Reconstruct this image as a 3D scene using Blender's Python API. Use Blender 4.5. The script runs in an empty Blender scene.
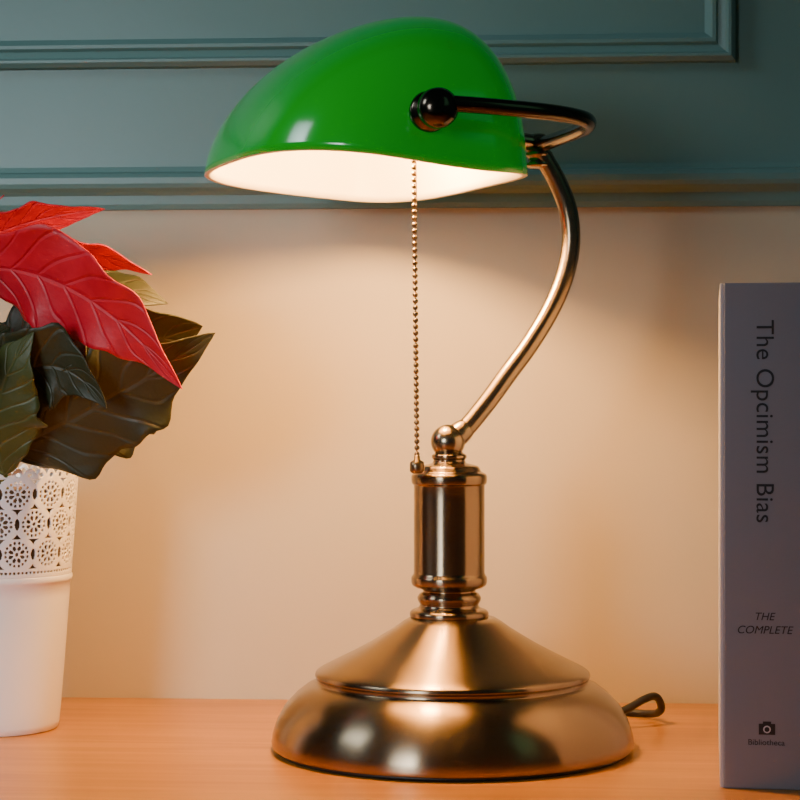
import bpy, math, random
from mathutils import Vector, Matrix
random.seed(4)
S=bpy.context.scene
COL=S.collection

# ---------------------------------------------------------------- helpers
def mat(name, color=(.5,.5,.5), rough=.5, metal=0, **kw):
    m=bpy.data.materials.new(name); m.use_nodes=True
    b=m.node_tree.nodes['Principled BSDF']
    b.inputs['Base Color'].default_value=(*color,1)
    b.inputs['Roughness'].default_value=rough
    b.inputs['Metallic'].default_value=metal
    for k,v in kw.items():
        b.inputs[k.replace('_',' ')].default_value=v
    return m
def nodes(m):
    nt=m.node_tree
    return nt, nt.nodes, nt.links, nt.nodes['Principled BSDF']
def obj(name, me, parent=None, mats=(), smooth=True):
    o=bpy.data.objects.new(name, me); COL.objects.link(o)
    for m in mats: me.materials.append(m)
    if smooth:
        for p in me.polygons: p.use_smooth=True
    if parent: o.parent=parent
    return o
def mesh(name, V, F, parent=None, mats=(), smooth=True, mi=None):
    me=bpy.data.meshes.new(name); me.from_pydata([tuple(v) for v in V],[],F)
    if mi:
        me.polygons.foreach_set('material_index',mi)
    me.update()
    return obj(name,me,parent,mats,smooth)
def empty(name, loc=(0,0,0), rz=0):
    e=bpy.data.objects.new(name,None); COL.objects.link(e)
    e.location=loc; e.rotation_euler=(0,0,rz); e.empty_display_size=.05
    return e
def lathe(name, prof, c, parent, m, seg=128, sub=True, caps=True):
    V=[];F=[]
    for r,z in prof:
        for i in range(seg):
            a=2*math.pi*i/seg
            V.append((c[0]+r*math.cos(a),c[1]+r*math.sin(a),c[2]+z))
    n=len(prof)
    for j in range(n-1):
        for i in range(seg):
            k=(i+1)%seg
            F.append((j*seg+i,j*seg+k,(j+1)*seg+k,(j+1)*seg+i))
    if caps:
        F.append(tuple(range(seg))[::-1]); F.append(tuple((n-1)*seg+i for i in range(seg)))
    o=mesh(name,V,F,parent,[m])
    return o
def crom(P,n=10):
    P=[Vector(p) for p in P]; Q=[2*P[0]-P[1]]+P+[2*P[-1]-P[-2]]; out=[]
    for i in range(1,len(Q)-2):
        a,b,c,d=Q[i-1:i+3]
        for k in range(n):
            t=k/n
            out.append(.5*((2*b)+(c-a)*t+(2*a-5*b+4*c-d)*t*t+(3*b-a-3*c+d)*t**3))
    out.append(P[-1]); return out
def tube(name, P, r, parent, m, seg=20, n=10):
    C=crom(P,n) if n>1 else [Vector(p) for p in P]
    V=[];F=[]
    t=(C[1]-C[0]).normalized(); up=Vector((0,0,1)) if abs(t.z)<.9 else Vector((0,1,0))
    nrm=(up-t*up.dot(t)).normalized()
    for i,p in enumerate(C):
        t=(C[min(i+1,len(C)-1)]-C[max(i-1,0)]).normalized()
        nrm=(nrm-t*nrm.dot(t)).normalized(); bn=t.cross(nrm)
        rr=r(i/(len(C)-1)) if callable(r) else r
        for k in range(seg):
            a=2*math.pi*k/seg
            V.append(p+nrm*math.cos(a)*rr+bn*math.sin(a)*rr)
    for j in range(len(C)-1):
        for i in range(seg):
            k=(i+1)%seg
            F.append((j*seg+i,j*seg+k,(j+1)*seg+k,(j+1)*seg+i))
    F.append(tuple(range(seg))[::-1]); F.append(tuple((len(C)-1)*seg+i for i in range(seg)))
    return mesh(name,V,F,parent,[m])
def sphere(V,F,c,r,su=10,sv=7,sc=(1,1,1)):
    b=len(V)
    for j in range(sv+1):
        th=math.pi*j/sv
        for i in range(su):
            a=2*math.pi*i/su
            V.append((c[0]+r*sc[0]*math.sin(th)*math.cos(a),c[1]+r*sc[1]*math.sin(th)*math.sin(a),c[2]+r*sc[2]*math.cos(th)))
    for j in range(sv):
        for i in range(su):
            k=(i+1)%su
            F.append((b+j*su+i,b+(j+1)*su+i,b+(j+1)*su+k,b+j*su+k))
def ball(name,c,r,parent,m,sc=(1,1,1),su=40,sv=24):
    V=[];F=[];sphere(V,F,c,r,su,sv,sc); return mesh(name,V,F,parent,[m])
def box(name,lo,hi,parent=None,mats=(),bev=0,seg=2):
    V=[(x,y,z) for x in (lo[0],hi[0]) for y in (lo[1],hi[1]) for z in (lo[2],hi[2])]
    F=[(0,1,3,2),(4,6,7,5),(0,4,5,1),(2,3,7,6),(0,2,6,4),(1,5,7,3)]
    o=mesh(name,V,F,parent,mats,smooth=False)
    if bev:
        md=o.modifiers.new('bev','BEVEL'); md.width=bev; md.segments=seg
    return o

# ---------------------------------------------------------------- materials
# brushed antique brass
def brass(name,col,rough,aniso):
    m=mat(name,col,rough,1.0)
    nt,N,L,b=nodes(m)
    b.inputs['Anisotropic'].default_value=aniso
    b.inputs['Anisotropic Rotation'].default_value=.25
    tg=N.new('ShaderNodeTangent'); tg.direction_type='RADIAL'; tg.axis='Z'
    L.new(tg.outputs[0],b.inputs['Tangent'])
    return m
M_brass=brass('brushed_antique_brass',(.275,.205,.13),.25,.82)
M_brass2=mat('antique_brass_plain',(.34,.27,.18),.25,1.0)
M_dark=mat('dark_bronze',(.10,.08,.06),.18,1.0)
M_chain=mat('chain_bronze',(.24,.18,.11),.3,1.0)
M_black=mat('black_rubber',(.012,.012,.012),.45)
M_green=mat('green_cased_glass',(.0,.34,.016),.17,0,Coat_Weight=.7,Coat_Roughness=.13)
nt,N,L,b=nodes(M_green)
b.inputs['Emission Color'].default_value=(.0,.42,.014,1); b.inputs['Emission Strength'].default_value=.24  # green glow painted in as emission, standing in for bulb light through the glass
M_opal=mat('white_opal_glass',(.66,.61,.52),.35)
M_bulb=mat('lamp_bulb_glow',(1,.9,.8),.5)
nt,N,L,b=nodes(M_bulb)
b.inputs['Emission Color'].default_value=(1,.495,.145,1); b.inputs['Emission Strength'].default_value=720

# desk wood
M_wood=mat('orange_wood',(.5,.2,.08),.34,0,Coat_Weight=.10,Coat_Roughness=.3)
nt,N,L,b=nodes(M_wood)
tc=N.new('ShaderNodeTexCoord'); mp=N.new('ShaderNodeMapping'); mp.inputs['Scale'].default_value=(2,28,28)
nz=N.new('ShaderNodeTexNoise'); nz.inputs['Scale'].default_value=3.2; nz.inputs['Detail'].default_value=7; nz.inputs['Distortion'].default_value=.6
cr=N.new('ShaderNodeValToRGB'); e=cr.color_ramp.elements
e[0].position=.3; e[0].color=(.37,.145,.018,1); e[1].position=.72; e[1].color=(.54,.245,.036,1)
L.new(tc.outputs['Object'],mp.inputs[0]); L.new(mp.outputs[0],nz.inputs[0]); L.new(nz.outputs[0],cr.inputs[0]); L.new(cr.outputs[0],b.inputs['Base Color'])
bp=N.new('ShaderNodeBump'); bp.inputs['Strength'].default_value=.05; bp.inputs['Distance'].default_value=.002
L.new(nz.outputs[0],bp.inputs['Height']); L.new(bp.outputs[0],b.inputs['Normal'])

def paint(name,c1,c2,rough,bump):
    m=mat(name,c1,rough); nt,N,L,b=nodes(m)
    tc=N.new('ShaderNodeTexCoord'); nz=N.new('ShaderNodeTexNoise'); nz.inputs['Scale'].default_value=9; nz.inputs['Detail'].default_value=5
    mx=N.new('ShaderNodeMix'); mx.data_type='RGBA'; mx.inputs[6].default_value=(*c1,1); mx.inputs[7].default_value=(*c2,1)
    L.new(tc.outputs['Object'],nz.inputs[0]); L.new(nz.outputs[0],mx.inputs[0]); L.new(mx.outputs[2],b.inputs['Base Color'])
    n2=N.new('ShaderNodeTexNoise'); n2.inputs['Scale'].default_value=160; n2.inputs['Detail'].default_value=4
    bp=N.new('ShaderNodeBump'); bp.inputs['Strength'].default_value=bump; bp.inputs['Distance'].default_value=.001
    L.new(tc.outputs['Object'],n2.inputs[0]); L.new(n2.outputs[0],bp.inputs['Height']); L.new(bp.outputs[0],b.inputs['Normal'])
    return m
M_wall=paint('wall_paint_cream',(.50,.44,.31),(.56,.49,.36),.6,.12)
M_teal=paint('wall_paint_teal',(.105,.215,.20),(.14,.26,.24),.42,.1)
M_floor=paint('floor_grey',(.12,.10,.09),(.17,.14,.12),.6,.1)

# ---------------------------------------------------------------- room (wall frame turned slightly)
WR=-math.atan(.065)
wall=empty('wall_back',(0,.162,0),WR)
box('lower_wall',(-1.6,0,-.75),(1.6,.05,.287),wall,[M_wall])
box('upper_panelling',(-1.6,-.001,.287),(1.6,.05,1.6),wall,[M_teal])
# ledge moulding between lower wall and panelling : extruded profile
def extr(name,prof,x0,x1,parent,m):
    V=[];F=[];n=len(prof)
    for x in (x0,x1):
        for y,z in prof: V.append((x,y,z))
    for i in range(n):
        k=(i+1)%n; F.append((i,k,n+k,n+i))
    F.append(tuple(range(n))[::-1]); F.append(tuple(n+i for i in range(n)))
    return mesh(name,V,F,parent,[m],smooth=False)
led=[(0.01,.2855),(-.003,.2855),(-.004,.2885),(-.0045,.2935),(-.0065,.2955),(-.0095,.2975),(-.0105,.300),(-.0105,.3035),(-.0085,.306),(-.004,.3075),(-.003,.3105),(.01,.3115)]
extr('trim_1',led,-1.6,1.6,None,M_teal)
t1=bpy.data.objects['trim_1']; t1.location=(0,.162,0); t1.rotation_euler=(0,0,WR)
# picture-frame panel moulding at the top (mitred rectangular ring)
def frame(name,x0,x1,z0,z1,prof,m):
    # prof : (inset, y)
    V=[];F=[];n=len(prof)
    for d,y in prof:
        V+= [(x0+d,y,z0+d),(x1-d,y,z0+d),(x1-d,y,z1-d),(x0+d,y,z1-d)]
    for j in range(n-1):
        for i in range(4):
            k=(i+1)%4; F.append((j*4+i,j*4+k,(j+1)*4+k,(j+1)*4+i))
    o=mesh(name,V,F,None,[m],smooth=False)
    o.location=(0,.162,0); o.rotation_euler=(0,0,WR); return o
frame('trim_2',-.9,.193,.3680,1.1,[(0,-.0012),(.0005,-.006),(.003,-.0085),(.0045,-.0085),(.006,-.006),(.010,-.0045),(.0115,-.0065),(.0135,-.0065),(.0175,-.0012)],M_teal)
box('floor',(-2.2,-2.6,-.77),(2.2,.30,-.75),None,[M_floor])

# ---------------------------------------------------------------- desk
desk=empty('desk',(0,.162,0),WR)
box('top',(-.95,-.66,-.03),(.95,-.0005,0),desk,[M_wood],.002)
box('apron_front',(-.88,-.62,-.11),(.88,-.60,-.03),desk,[M_wood])
for i,(x,y) in enumerate([(-.9,-.63),(.85,-.63),(-.9,-.06),(.85,-.06)]):
    box('leg_%d'%(i+1),(x,y,-.75),(x+.05,y+.05,-.03),desk,[M_wood],.003)

# ---------------------------------------------------------------- banker's lamp
lamp=empty('bankers_lamp',(0,0,0))
LC=(.0262,0,0)
px=.0005
pr=[(176,745.5),(180,744.5),(180.5,740),(179.5,732),(175,718),(167,704),(156,692.5),(146,685),(138.5,681.5),(136,680.5),(136,677),(137.5,674.5),(136.5,671),(132,668),(126,665),(114,659),(100,652),(85,644),(70,635),(58,627.5),(49,621),(43,617.5),(40,617)]
lathe('base',[(a*px,(748.6-b_)*px) for a,b_ in pr],LC,lamp,M_brass,160)
lathe('felt_pad',[(.0875,0),(.0885,.0008),(.0885,.002),(.0875,.0022)],LC,lamp,M_black,96)
PC=(.0246,0,0)
pr=[(38,618),(39.5,616),(39.5,612),(37,609.5),(31,607.5),(29,604.5),(31.5,600),(32,597),(29.5,593),(26,591.5),(27,589),(33,587.5),(37,585),(38,582),(38,577),(36.5,575),(35.5,573),(35.5,497),(35.5,485),(37.5,483.5),(38,480),(38,476),(36.5,473.5),(32,471.5),(30.5,468),(29,466),(24,464.5),(17,463),(15.5,460),(17.5,458),(17.5,455),(14,453),(12,450)]
o=lathe('post',[(a*px,(748.6-b_)*px) for a,b_ in pr],PC,lamp,M_brass,96)
for nm in ('base','post'):
    o=bpy.data.objects[nm]
    md=o.modifiers.new('b','BEVEL'); md.width=.0004; md.segments=2; md.limit_method='ANGLE'; md.angle_limit=math.radians(25)
ball('elbow_ball',(.0240,0,.1535),.0086,lamp,M_brass2)
# arm
arm=[(449,442),(466,428),(486,404),(508,374),(530,344),(551,309),(565,275),(571,242),(568,210),(558,183),(547,163),(539,150)]
AP=[]
for X,Y in arm:
    y=0.0
    for _ in range(3):
        x=(X-400)/2000*(1+y); y=(x-.0245)*.33
    AP.append((x,y,.1743+(400-Y)/2000*(1+y)))
tube('arm',AP,.0048,lamp,M_brass2,24,8)
tube('arm_lower_sleeve',[AP[0],Vector(AP[0]).lerp(Vector(AP[1]),.75),Vector(AP[0]).lerp(Vector(AP[1]),1.05)],lambda t:.0066-.0016*t,lamp,M_brass2,24,6)

# bracket frame axes and (slightly yawed on its pivots) shade axes
a=math.radians(18); v=Vector((math.cos(a),math.sin(a),0)); u=Vector((-math.sin(a),math.cos(a),0))
a2=math.radians(22); v2=Vector((math.cos(a2),math.sin(a2),0)); u2=Vector((-math.sin(a2),math.cos(a2),0))
C=Vector((-.0227,-.012,.2828))      # shade centre
CB=Vector((-.0165,-.011,.2835))     # bracket centre
def W(uu,vv,zz): return CB+u*uu+v*vv+Vector((0,0,zz))
def WS(uu,vv,zz): return C+u2*uu+v2*vv+Vector((0,0,zz-.058*(vv-.03)))
def shell(d):
    Hh=.0785-d; hw=.0665-d; hl=.0965-d; v0=.026; NT=34; MS=128
    rings=[]
    for j in range(NT):
        th=(j/(NT-1))*math.pi/2*.9995; z=math.sin(th)
        gl=max(0,1-z**1.72)**(1/1.72); gr=max(0,1-z**2.6)**(1/2.6); ge=max(0,1-z**2.5)**(1/2.5)
        ne=3.0-.9*z
        ring=[]
        for i in range(MS):
            ph=2*math.pi*i/MS; c,s=math.cos(ph),math.sin(ph)
            cu=math.copysign(abs(c)**(2/ne),c); sv=math.copysign(abs(s)**(2/ne),s)
            vv=v0+(hw-v0)*gr*sv if sv>0 else v0+(hw+v0)*gl*sv
            drop=.0042*max(0,1-z*3)*math.exp(-((vv-.025)/.05)**2)*(1 if cu<0 else 0)*min(1,abs(cu))**2
            ring.append(WS(hl*ge*cu,vv,Hh*z-drop))
        rings.append(ring)
    return rings,NT,MS
V=[];F=[];mi=[]
ro,NT,MS=shell(0); ri,_,_=shell(.003)
for r in ro: V+=r
for r in ri: V+=r
off=NT*MS
for j in range(NT-1):
    for i in range(MS):
        k=(i+1)%MS
        F.append((j*MS+i,j*MS+k,(j+1)*MS+k,(j+1)*MS+i)); mi.append(0)
        F.append((off+j*MS+i,off+(j+1)*MS+i,off+(j+1)*MS+k,off+j*MS+k)); mi.append(1)
for i in range(MS):
    k=(i+1)%MS; F.append((i,off+i,off+k,k)); mi.append(1)
F.append(tuple((NT-1)*MS+i for i in range(MS))); mi.append(0)
F.append(tuple(off+(NT-1)*MS+i for i in range(MS))[::-1]); mi.append(1)
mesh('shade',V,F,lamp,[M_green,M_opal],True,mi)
# U bracket
kz=.0232
BP=[(-.1095,0),(-.1095,.03),(-.1065,.055),(-.097,.074),(-.081,.084),(-.06,.0885),(-.03,.0905),(0,.0915),(.03,.0915),(.06,.0905),(.084,.086),(.101,.074),(.109,.055),(.1115,.03),(.1115,0)]
tube('shade_bracket',[W(p[0],p[1],kz-.0008-.0022*min(1,max(0,p[1]/.08))) for p in BP],.0037,lamp,M_dark,24,8)
for s,nm,sh in ((-1,'knob_near',-.004),(1,'knob_far',-.0012)):
    prof=[(.0001,.0983),(.0088,.0985),(.0094,.1003),(.0088,.1025),(.0065,.1035),(.006,.105),(.0082,.107),(.0092,.1105),(.0088,.1145),(.0065,.1175),(.003,.1188),(.0001,.119)]
    if s<0: prof=[(.0001,.097),(.0088,.0972)]+prof[2:]
    V=[];F=[];sg=40
    for r,l in prof:
        for i in range(sg):
            t=2*math.pi*i/sg
            V.append(W(s*(l+sh),0,kz-.003)+v*(r*math.cos(t))+Vector((0,0,r*math.sin(t))))
    for j in range(len(prof)-1):
        for i in range(sg):
            k=(i+1)%sg; F.append((j*sg+i,j*sg+k,(j+1)*sg+k,(j+1)*sg+i))
    mesh(nm,V,F,lamp,[M_dark])
# top joint between arm and bracket
J=W(0,.0915,kz-.002)
lathe('top_joint',[(.004,-.0125),(.0065,-.012),(.007,-.0105),(.0055,-.009),(.0052,-.0075),(.0070,-.0065),(.0070,-.0045),(.0048,-.003),(.0048,.0035),(.003,.0048),(.0008,.005)],J,lamp,M_brass2,32)
# tube to the socket through the shade's back, socket and bulb
tube('socket_tube',[J,W(0,.06,kz+.002),W(0,.03,kz+.010)],.0042,lamp,M_brass2,20,6)
bz=kz+.0075
def axis_lathe(name,prof,m,z):
    V=[];F=[];sg=40
    for r,l in prof:
        for i in range(sg):
            t=2*math.pi*i/sg
            V.append(W(l,.0,z)+v*(r*math.cos(t))+Vector((0,0,r*math.sin(t))))
    for j in range(len(prof)-1):
        for i in range(sg):
            k=(i+1)%sg; F.append((j*sg+i,j*sg+k,(j+1)*sg+k,(j+1)*sg+i))
    F.append(tuple(range(sg))[::-1]); F.append(tuple((len(prof)-1)*sg+i for i in range(sg)))
    return mesh(name,V,F,lamp,[m])
axis_lathe('socket',[(.010,-.057),(.0115,-.055),(.0115,-.022),(.0122,-.020),(.0122,-.016),(.009,-.014)],M_brass2,bz)
tube('socket_link',[W(0,.03,kz+.010),W(-.02,.026,bz+.002),W(-.04,.010,bz+.002)],.0042,lamp,M_brass2,16,6)
axis_lathe('bulb',[(.008,-.014),(.0085,-.008),(.0100,-.002),(.0115,.005),(.0120,.012),(.0112,.019),(.0085,.025),(.0045,.0285),(.001,.030)],M_bulb,bz)
# bead pull chain
V=[];F=[]
cx,cy=.0068,-.012
z=.1475
xs=.0084
while z<.308:
    t=(z-.1465)/.15
    sphere(V,F,(xs+(cx-xs)*t,cy,z),.0014,8,6); z+=.00315
o=mesh('pull_chain',V,F,lamp,[M_chain])
tube('pull_chain_wire',[(xs,cy,.143),((xs+cx)/2,cy,.22),(cx,cy,.306),W(-.030,.0,bz)],.0004,lamp,M_chain,6,5)
lathe('pull_bell',[(.0005,.0065),(.0014,.006),(.0016,.004),(.0034,.0030),(.0036,.001),(.0036,-.0015),(.0026,-.0026),(.0008,-.0028)],(xs,cy-.004,.1408),lamp,M_chain,24)
# cord
tube('power_cord',[(.095,.050,.005),(.108,.056,.0065),(.120,.062,.010),(.130,.067,.0145),(.1365,.072,.0155),(.1400,.076,.0115),(.1405,.082,.006),(.134,.096,.0025),(.10,.115,.0025),(.05,.128,.0025),(.02,.150,.0025)],.0021,lamp,M_black,12,8)

# ---------------------------------------------------------------- book
M_cover=mat('book_cover_grey',(.235,.235,.285),.45)
M_edge=mat('book_cover_edge',(.55,.55,.60),.5)
M_pages=mat('book_pages',(.75,.70,.60),.8)
M_ink=mat('book_ink',(.015,.015,.02),.5)
book=empty('hardcover_book',(.1437,-.1015,0),math.radians(-8.8))
BW,BD,BH=.0420,.155,.2268
box('front_cover',(0,.0,0),(.0020,BD,BH),book,[M_edge],.0006)
box('back_cover',(BW-.0024,.0,0),(BW,BD,BH),book,[M_cover],.0006)
box('spine',(.0016,-.0008,0),(BW-.0016,.0016,BH),book,[M_cover],.0008,3)
box('pages',(.0020,.0016,.003),(BW-.0024,BD-.004,BH-.003),book,[M_pages])
def text(name,s,cxx,cz,length,vertical=False,shear=0,spacing=1.0,weight=0):
    cu=bpy.data.curves.new(name+'_c','FONT'); cu.body=s; cu.size=1; cu.shear=shear; cu.space_character=spacing; cu.offset=weight
    to=bpy.data.objects.new(name+'_t',cu); COL.objects.link(to)
    bpy.context.view_layer.update()
    me=bpy.data.meshes.new_from_object(to.evaluated_get(bpy.context.evaluated_depsgraph_get()))
    bpy.data.objects.remove(to)
    xs_=[q.co.x for q in me.vertices]; ys_=[q.co.y for q in me.vertices]
    k=length/(max(xs_)-min(xs_)); mx=(max(xs_)+min(xs_))/2; my=(max(ys_)+min(ys_))/2
    for q in me.vertices:
        X=(q.co.x-mx)*k; Y=(q.co.y-my)*k
        q.co=(cxx+Y,-.00095,cz-X) if vertical else (cxx+X,-.00095,cz+Y)
    me.name=name
    return obj(name,me,book,[M_ink],False)
text('title_text','The Opcimism Bias',.0188,.1648,.0905,True,spacing=1.04)
text('subtitle_text_a','THE',.0202,.0775,.0088,shear=.25)
text('subtitle_text_b','COMPLETE',.0202,.0715,.0245,shear=.25)
text('publisher_text','Bibliotheca',.0206,.0212,.0160)
# little camera emblem
V=[];F=[]
def rect(x0,x1,z0,z1,y=-.00095):
    b0=len(V); V.extend([(x0,y,z0),(x1,y,z0),(x1,y,z1),(x0,y,z1)]); F.append((b0,b0+1,b0+2,b0+3))
rect(.0172,.0244,.0246,.0295); rect(.0190,.0226,.0295,.0305)
mesh('emblem',V,F,book,[M_ink],False)
V=[(.0208+.0017*math.cos(i*math.pi/12),-.0011,.0270+.0017*math.sin(i*math.pi/12)) for i in range(24)]
mesh('emblem_lens_ring',V,[tuple(range(24))],book,[M_edge],False)
V=[(.0208+.0011*math.cos(i*math.pi/12),-.00125,.0270+.0011*math.sin(i*math.pi/12)) for i in range(24)]
mesh('emblem_lens',V,[tuple(range(24))],book,[M_ink],False)

# ---------------------------------------------------------------- poinsettia in lace pot
plant=empty('potted_poinsettia',(0,0,0))
M_pot=mat('white_enamel',(.86,.87,.92),.35,0,Coat_Weight=.3)
M_liner=mat('brown_liner',(.30,.20,.12),.8)
M_soil=mat('soil',(.05,.03,.02),.95)
PX,PY=-.2140,.063
zt,zl=.1400,.0825
def rad(z): return .0322+(.0428-.0322)*(z/.14)**.9
pot=[(.0300,0),(.0318,.0008),(rad(.004),.004)]
for i in range(1,12): 
    z=.004+(.0765-.004)*i/12; pot.append((rad(z),z))
pot+=[(rad(.077),.0785),(rad(.078)+.0007,.0790),(rad(.079)+.0010,.0806),(rad(.080)+.0007,.0820),(rad(.081),.0828),(rad(.081)-.0015,.0828),(rad(.04)-.0016,.04),(.03,.002)]
lathe('pot_body',pot,(PX,PY,0),plant,M_pot,96,caps=False)
NA,NH=720,160
NTL=14
def hole(s,h):
    """lace: rosettes (round flower of petals inside an eyelet ring), star-shaped gaps between"""
    tw=2*math.pi*.0405/NTL
    if h<.0045:
        q=(s/tw*8)%1-.5; return (q*tw/8)**2+(h-.0026)**2<.0008**2
    if h>.0510:
        q=((s/tw*3)%1-.5)*tw/3
        top=.0535+.0030*math.cos(q/(tw/3)*math.pi)
        if h>top: return True
        return q*q+(h-.0531)**2<.0012**2
    rp=.0155
    row=int((h-.0045)//rp); hb=(h-.0045)-row*rp-rp/2
    sa=(s/tw+(.5 if row%2 else 0))%1-.5; sa*=tw
    d=math.hypot(sa,hb); an=math.atan2(hb,sa)
    if d<.0010: return True
    if .0017<d<.0046:                    # eight long petals
        w=(((an/(2*math.pi)*8)%1)-.5)*2
        e=(d-.0032)/.0014
        return (w*1.35)**2+e*e<1
    if .0052<d<.0070:                    # ring of small eyelets
        n=16; w=(((an/(2*math.pi)*n)%1)-.5)*2*math.pi*.0060/n
        return w*w+(d-.0060)**2<.00078**2
    ex=abs(sa)-tw/2; ey=abs(hb)-rp/2
    if (abs(ex)/.0032)**.75+(abs(ey)/.0032)**.75<1: return True
    return abs(ex)<.0014 and (ex/.0014)**2+(hb/.0030)**2<1
V=[];F=[];idx={}
def vid(i,j):
    i%=NA
    if (i,j) not in idx:
        z=zl+(zt-zl)*j/NH; r=rad(z)+.0002; t=2*math.pi*i/NA
        idx[(i,j)]=len(V); V.append((PX+r*math.cos(t),PY+r*math.sin(t),z))
    return idx[(i,j)]
for j in range(NH):
    for i in range(NA):
        if not hole((i+.5)/NA*2*math.pi*.0405,(j+.5)/NH*(zt-zl)):
            F.append((vid(i,j),vid(i+1,j),vid(i+1,j+1),vid(i,j+1)))
o=mesh('pot_lace',V,F,plant,[M_pot],True)
md=o.modifiers.new('s','SOLIDIFY'); md.thickness=.0011; md.offset=-1
lathe('pot_liner',[(.026,.004),(rad(.01)-.003,.006),(rad(.128)-.0042,.128),(rad(.128)-.0055,.128),(rad(.12)-.0055,.118)],(PX,PY,0),plant,M_liner,64,caps=False)
lathe('soil',[(.0001,.120),(.02,.1205),(rad(.12)-.005,.119),(.0001,.110)],(PX,PY,0),plant,M_soil,48,caps=False)

def leafmat(name,c0,c1,cv,rough=.42,vs=.55,bs=.5):
    m=mat(name,c0,rough); nt,N,L,b=nodes(m)
    uv=N.new('ShaderNodeTexCoord'); sp=N.new('ShaderNodeSeparateXYZ'); L.new(uv.outputs['UV'],sp.inputs[0])
    def mth(op,a_,b_=None,cl=False):
        n=N.new('ShaderNodeMath'); n.operation=op; n.use_clamp=cl
        for k,x in enumerate((a_,b_)):
            if x is None: continue
            if isinstance(x,(int,float)): n.inputs[k].default_value=x
            else: L.new(x,n.inputs[k])
        return n.outputs[0]
    w=mth('ABSOLUTE',mth('SUBTRACT',sp.outputs[1],.5))
    f=mth('FRACT',mth('SUBTRACT',mth('MULTIPLY',sp.outputs[0],8.0),mth('MULTIPLY',w,3.2)))
    d=mth('ABSOLUTE',mth('SUBTRACT',f,.5))
    lat=mth('SUBTRACT',1.0,mth('MULTIPLY',d,9.0),True)
    mid=mth('SUBTRACT',1.0,mth('MULTIPLY',w,28.0),True)
    vein=mth('MAXIMUM',lat,mid)
    nz=N.new('ShaderNodeTexNoise'); nz.inputs['Scale'].default_value=70; nz.inputs['Detail'].default_value=4; L.new(uv.outputs['Object'],nz.inputs[0])
    mx=N.new('ShaderNodeMix'); mx.data_type='RGBA'; mx.inputs[6].default_value=(*c0,1); mx.inputs[7].default_value=(*c1,1); L.new(nz.outputs[0],mx.inputs[0])
    m2=N.new('ShaderNodeMix'); m2.data_type='RGBA'; m2.inputs[7].default_value=(*cv,1); L.new(mx.outputs[2],m2.inputs[6])
    L.new(mth('MULTIPLY',vein,vs),m2.inputs[0]); L.new(m2.outputs[2],b.inputs['Base Color'])
    # crumpled blade between the veins
    hh=mth('ADD',mth('MULTIPLY',vein,-.6),mth('MULTIPLY',nz.outputs[0],1.2))
    bp=N.new('ShaderNodeBump'); bp.inputs['Strength'].default_value=bs; bp.inputs['Distance'].default_value=.0016
    L.new(hh,bp.inputs['Height']); L.new(bp.outputs[0],b.inputs['Normal'])
    return m
M_red=leafmat('red_bract',(.42,.002,.012),(.72,.005,.026),(.52,.012,.03),.5,.3,.55)
M_leaf=leafmat('dark_green_leaf',(.012,.024,.010),(.036,.038,.014),(.06,.06,.03),.5,.4)
M_leaf2=leafmat('olive_green_leaf',(.03,.055,.012),(.06,.08,.02),(.13,.15,.05),.5,.4)
M_stem=mat('stem_green',(.12,.16,.05),.6)
UNIT=.000515
def Q(X,Y,dy=0): # plant-plane sketch coordinates -> metres
    return Vector(((X-400)*UNIT,.03+dy,.1743+(400-Y)*UNIT))
def leaf(name,A,B,Cc,width,side,m,lobes=0,cup=.18,ripple=.05,droop=0,seed=0,peak=.42):
    A,B,Cc=Vector(A),Vector(B),Vector(Cc); NSg,NW=46,18
    rnd=random.Random(seed); ph=rnd.random()*6
    V=[];F=[];UV=[]
    side=Vector(side)
    for i in range(NSg+1):
        s=i/NSg
        c=A*(1-s)**2+2*B*s*(1-s)+Cc*s*s
        t=((B-A)*(1-s)+(Cc-B)*s).normalized()
        sd=(side-t*side.dot(t)).normalized(); nr=t.cross(sd).normalized()
        e=math.log(.5)/math.log(peak)
        prof=max(0,math.sin(math.pi*s**e))**.85
        if s>.6: prof*=1-.35*((s-.6)/.4)
        for k in range(NW+1):
            w=-1+2*k/NW
            lb=1+lobes*(max(0,math.sin(s*math.pi*5.2+ph+(0.9 if w>0 else 0)))**3-.35)*(1 if abs(w)>.01 else 0)
            lb+=.03*math.sin(s*47+ph)
            ww=width/2*prof*lb
            h=cup*width*.5*(abs(w)**1.4)*prof*.9+ripple*width*math.sin(s*19+ph+(1.3 if w>0 else 0))*abs(w)**2*prof
            V.append(c+sd*ww*w+nr*h); UV.append((s,.5+w/2))
    for i in range(NSg):
        for k in range(NW):
            p=i*(NW+1)+k; F.append((p,p+1,p+NW+2,p+NW+1))
    o=mesh(name,V,F,plant,[m],True)
    ul=o.data.uv_layers.new(name='UVMap')
    for lp in o.data.loops: ul.data[lp.index].uv=UV[lp.vertex_index]
    md=o.modifiers.new('s','SOLIDIFY'); md.thickness=.0005; md.offset=0
    return o
hub=Q(-28,300,.0)
ctr=Vector((PX,PY,.118))
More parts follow.
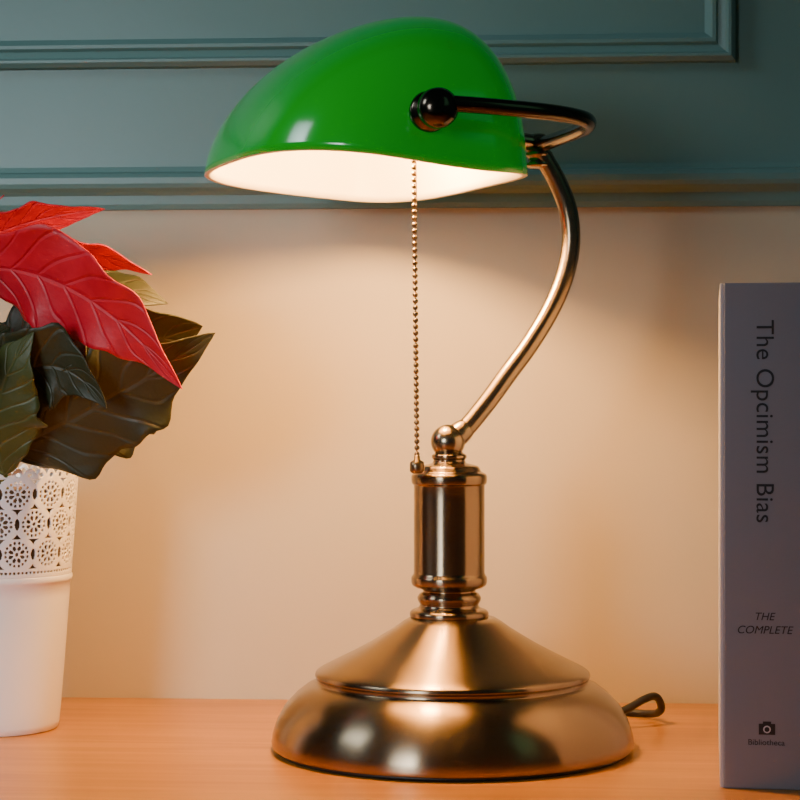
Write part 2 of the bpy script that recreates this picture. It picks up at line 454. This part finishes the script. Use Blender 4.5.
R=[ # A,B,C,width,side
 ('bract_1',Q(-25,270,-.01),Q(95,262,-.045),Q(193,390,-.05),.054,(.25,-.45,.9),.20,.14),
 ('bract_2',Q(-20,258,.01),Q(70,232,.0),Q(152,275,.0),.026,(.1,-.7,.6),.2,.25),
 ('bract_3',Q(-30,248,.0),Q(20,218,-.01),Q(108,211,-.01),.026,(.1,-.6,.7),.15,.25),
 ('bract_4',Q(-40,240,0),Q(-20,215,0),Q(8,197,-.01),.014,(.6,-.6,.3),.1,.2),
 ('bract_6',Q(-35,262,0),Q(-100,220,-.02),Q(-190,270,-.03),.045,(0,-.6,.8),.15,.15),
 ('bract_7',Q(-35,262,0),Q(-90,215,.03),Q(-150,200,.06),.04,(0,-.8,.5),.15,.15),
 ('bract_8',Q(-35,270,0),Q(-60,270,-.06),Q(-110,340,-.08),.045,(.8,-.2,.3),.15,.15),
 ('bract_9',Q(-30,262,.01),Q(-10,240,.03),Q(20,245,.055),.03,(.8,-.2,.2),.15,.15),
]
for i,(n_,A,B,Cc,w_,sd,lo,cp) in enumerate(R):
    leaf(n_,A,B,Cc,w_,sd,M_red,lo,cp,.07,seed=i+3)
G=[
 ('leaf_1',Q(5,454,.0),Q(110,408,-.03),Q(219,334,-.02),.062,(-.45,-.45,.8),M_leaf,.25,.12),
 ('leaf_2',Q(-10,400,.01),Q(60,255,.0),Q(166,303,.01),.060,(.2,-.5,-.8),M_leaf,.15,.12),
 ('leaf_3',Q(8,475,-.01),Q(-5,400,-.04),Q(50,335,-.045),.045,(.8,-.3,.2),M_leaf2,.2,.2),
 ('leaf_4',Q(-20,420,-.02),Q(60,320,-.035),Q(118,408,-.04),.048,(.3,-.4,.8),M_leaf,.2,.15),
 ('leaf_5',Q(20,440,.02),Q(90,350,.02),Q(200,325,.015),.095,(-.2,-.4,.8),M_leaf,.15,.1),
 ('leaf_6',Q(-20,420,-.01),Q(-10,340,-.03),Q(25,330,-.04),.04,(.8,-.4,.2),M_leaf,.1,.2),
 ('leaf_7',Q(-30,400,0),Q(-110,340,-.03),Q(-190,420,-.04),.06,(0,-.5,.8),M_leaf,.2,.15),
 ('leaf_8',Q(-30,380,0),Q(-90,330,.04),Q(-160,360,.07),.06,(0,-.7,.6),M_leaf,.2,.15),
 ('leaf_9',Q(-30,380,0),Q(-60,340,-.08),Q(-80,430,-.09),.06,(.9,-.2,.2),M_leaf,.2,.15),
 ('leaf_10',Q(0,400,.04),Q(20,320,.045),Q(70,300,.05),.06,(.8,-.2,.2),M_leaf,.2,.15),
]
for i,(n_,A,B,Cc,w_,sd,m_,lo,cp) in enumerate(G):
    leaf(n_,A,B,Cc,w_,sd,m_,lo,cp,.06,seed=i+30)
    tube('petiole_%d'%(i+1),[ctr+Vector((random.uniform(-.008,.008),random.uniform(-.008,.008),0)),(ctr+A)/2+Vector((0,0,.01)),A+(B-A)*.06],.0013,plant,M_stem,8,6)
for i,(n_,A,*_) in enumerate(R):
    tube('stem_%d'%(i+1),[ctr+Vector((random.uniform(-.006,.006),random.uniform(-.006,.006),0)),(ctr*.5+hub*.5)+Vector((random.uniform(-.008,.008),0,0)),hub,A+Vector((0,0,.001))],.0015,plant,M_stem,8,6)
V=[];F=[]
for i in range(9):
    sphere(V,F,hub+Vector((random.uniform(-.012,.012),random.uniform(-.012,.012),.018+random.uniform(0,.006))),.003,10,8)
mesh('flower_buds',V,F,plant,[mat('bud_yellow',(.5,.45,.05),.5)])

# ---------------------------------------------------------------- lights
def area(name,loc,tgt,size,power,color,sy=None):
    l=bpy.data.lights.new(name,'AREA'); l.energy=power; l.color=color; l.size=size
    if sy: l.shape='RECTANGLE'; l.size_y=sy
    o=bpy.data.objects.new(name,l); COL.objects.link(o); o.location=loc
    o.rotation_euler=(Vector(tgt)-Vector(loc)).to_track_quat('-Z','Y').to_euler(); return o
l=area('softbox_left',(-.75,-1.25,.35),(-.30,.05,.11),.4,1.0,(.88,.94,1.0),.4)
l.data.spread=math.radians(46)
l=area('softbox_high_left',(-1.25,-.35,1.0),(-.20,.05,.50),.45,.60,(.80,.92,1.0),.45)
l.data.spread=math.radians(48)
area('softbox_right',(1.1,-.9,1.0),(.15,.1,.3),.35,.24,(.30,1.0,.60),.8)
w=bpy.data.worlds.new('World'); S.world=w; w.use_nodes=True
bg=w.node_tree.nodes['Background']; bg.inputs[0].default_value=(.32,.52,.56,1); bg.inputs[1].default_value=.045

# ---------------------------------------------------------------- camera
cd=bpy.data.cameras.new('camera'); cam=bpy.data.objects.new('camera',cd); COL.objects.link(cam)
cam.location=(0,-1.0,.1743); cam.rotation_euler=(math.pi/2,0,0); cd.lens=90; cd.sensor_width=36; cd.clip_start=.01
S.camera=cam
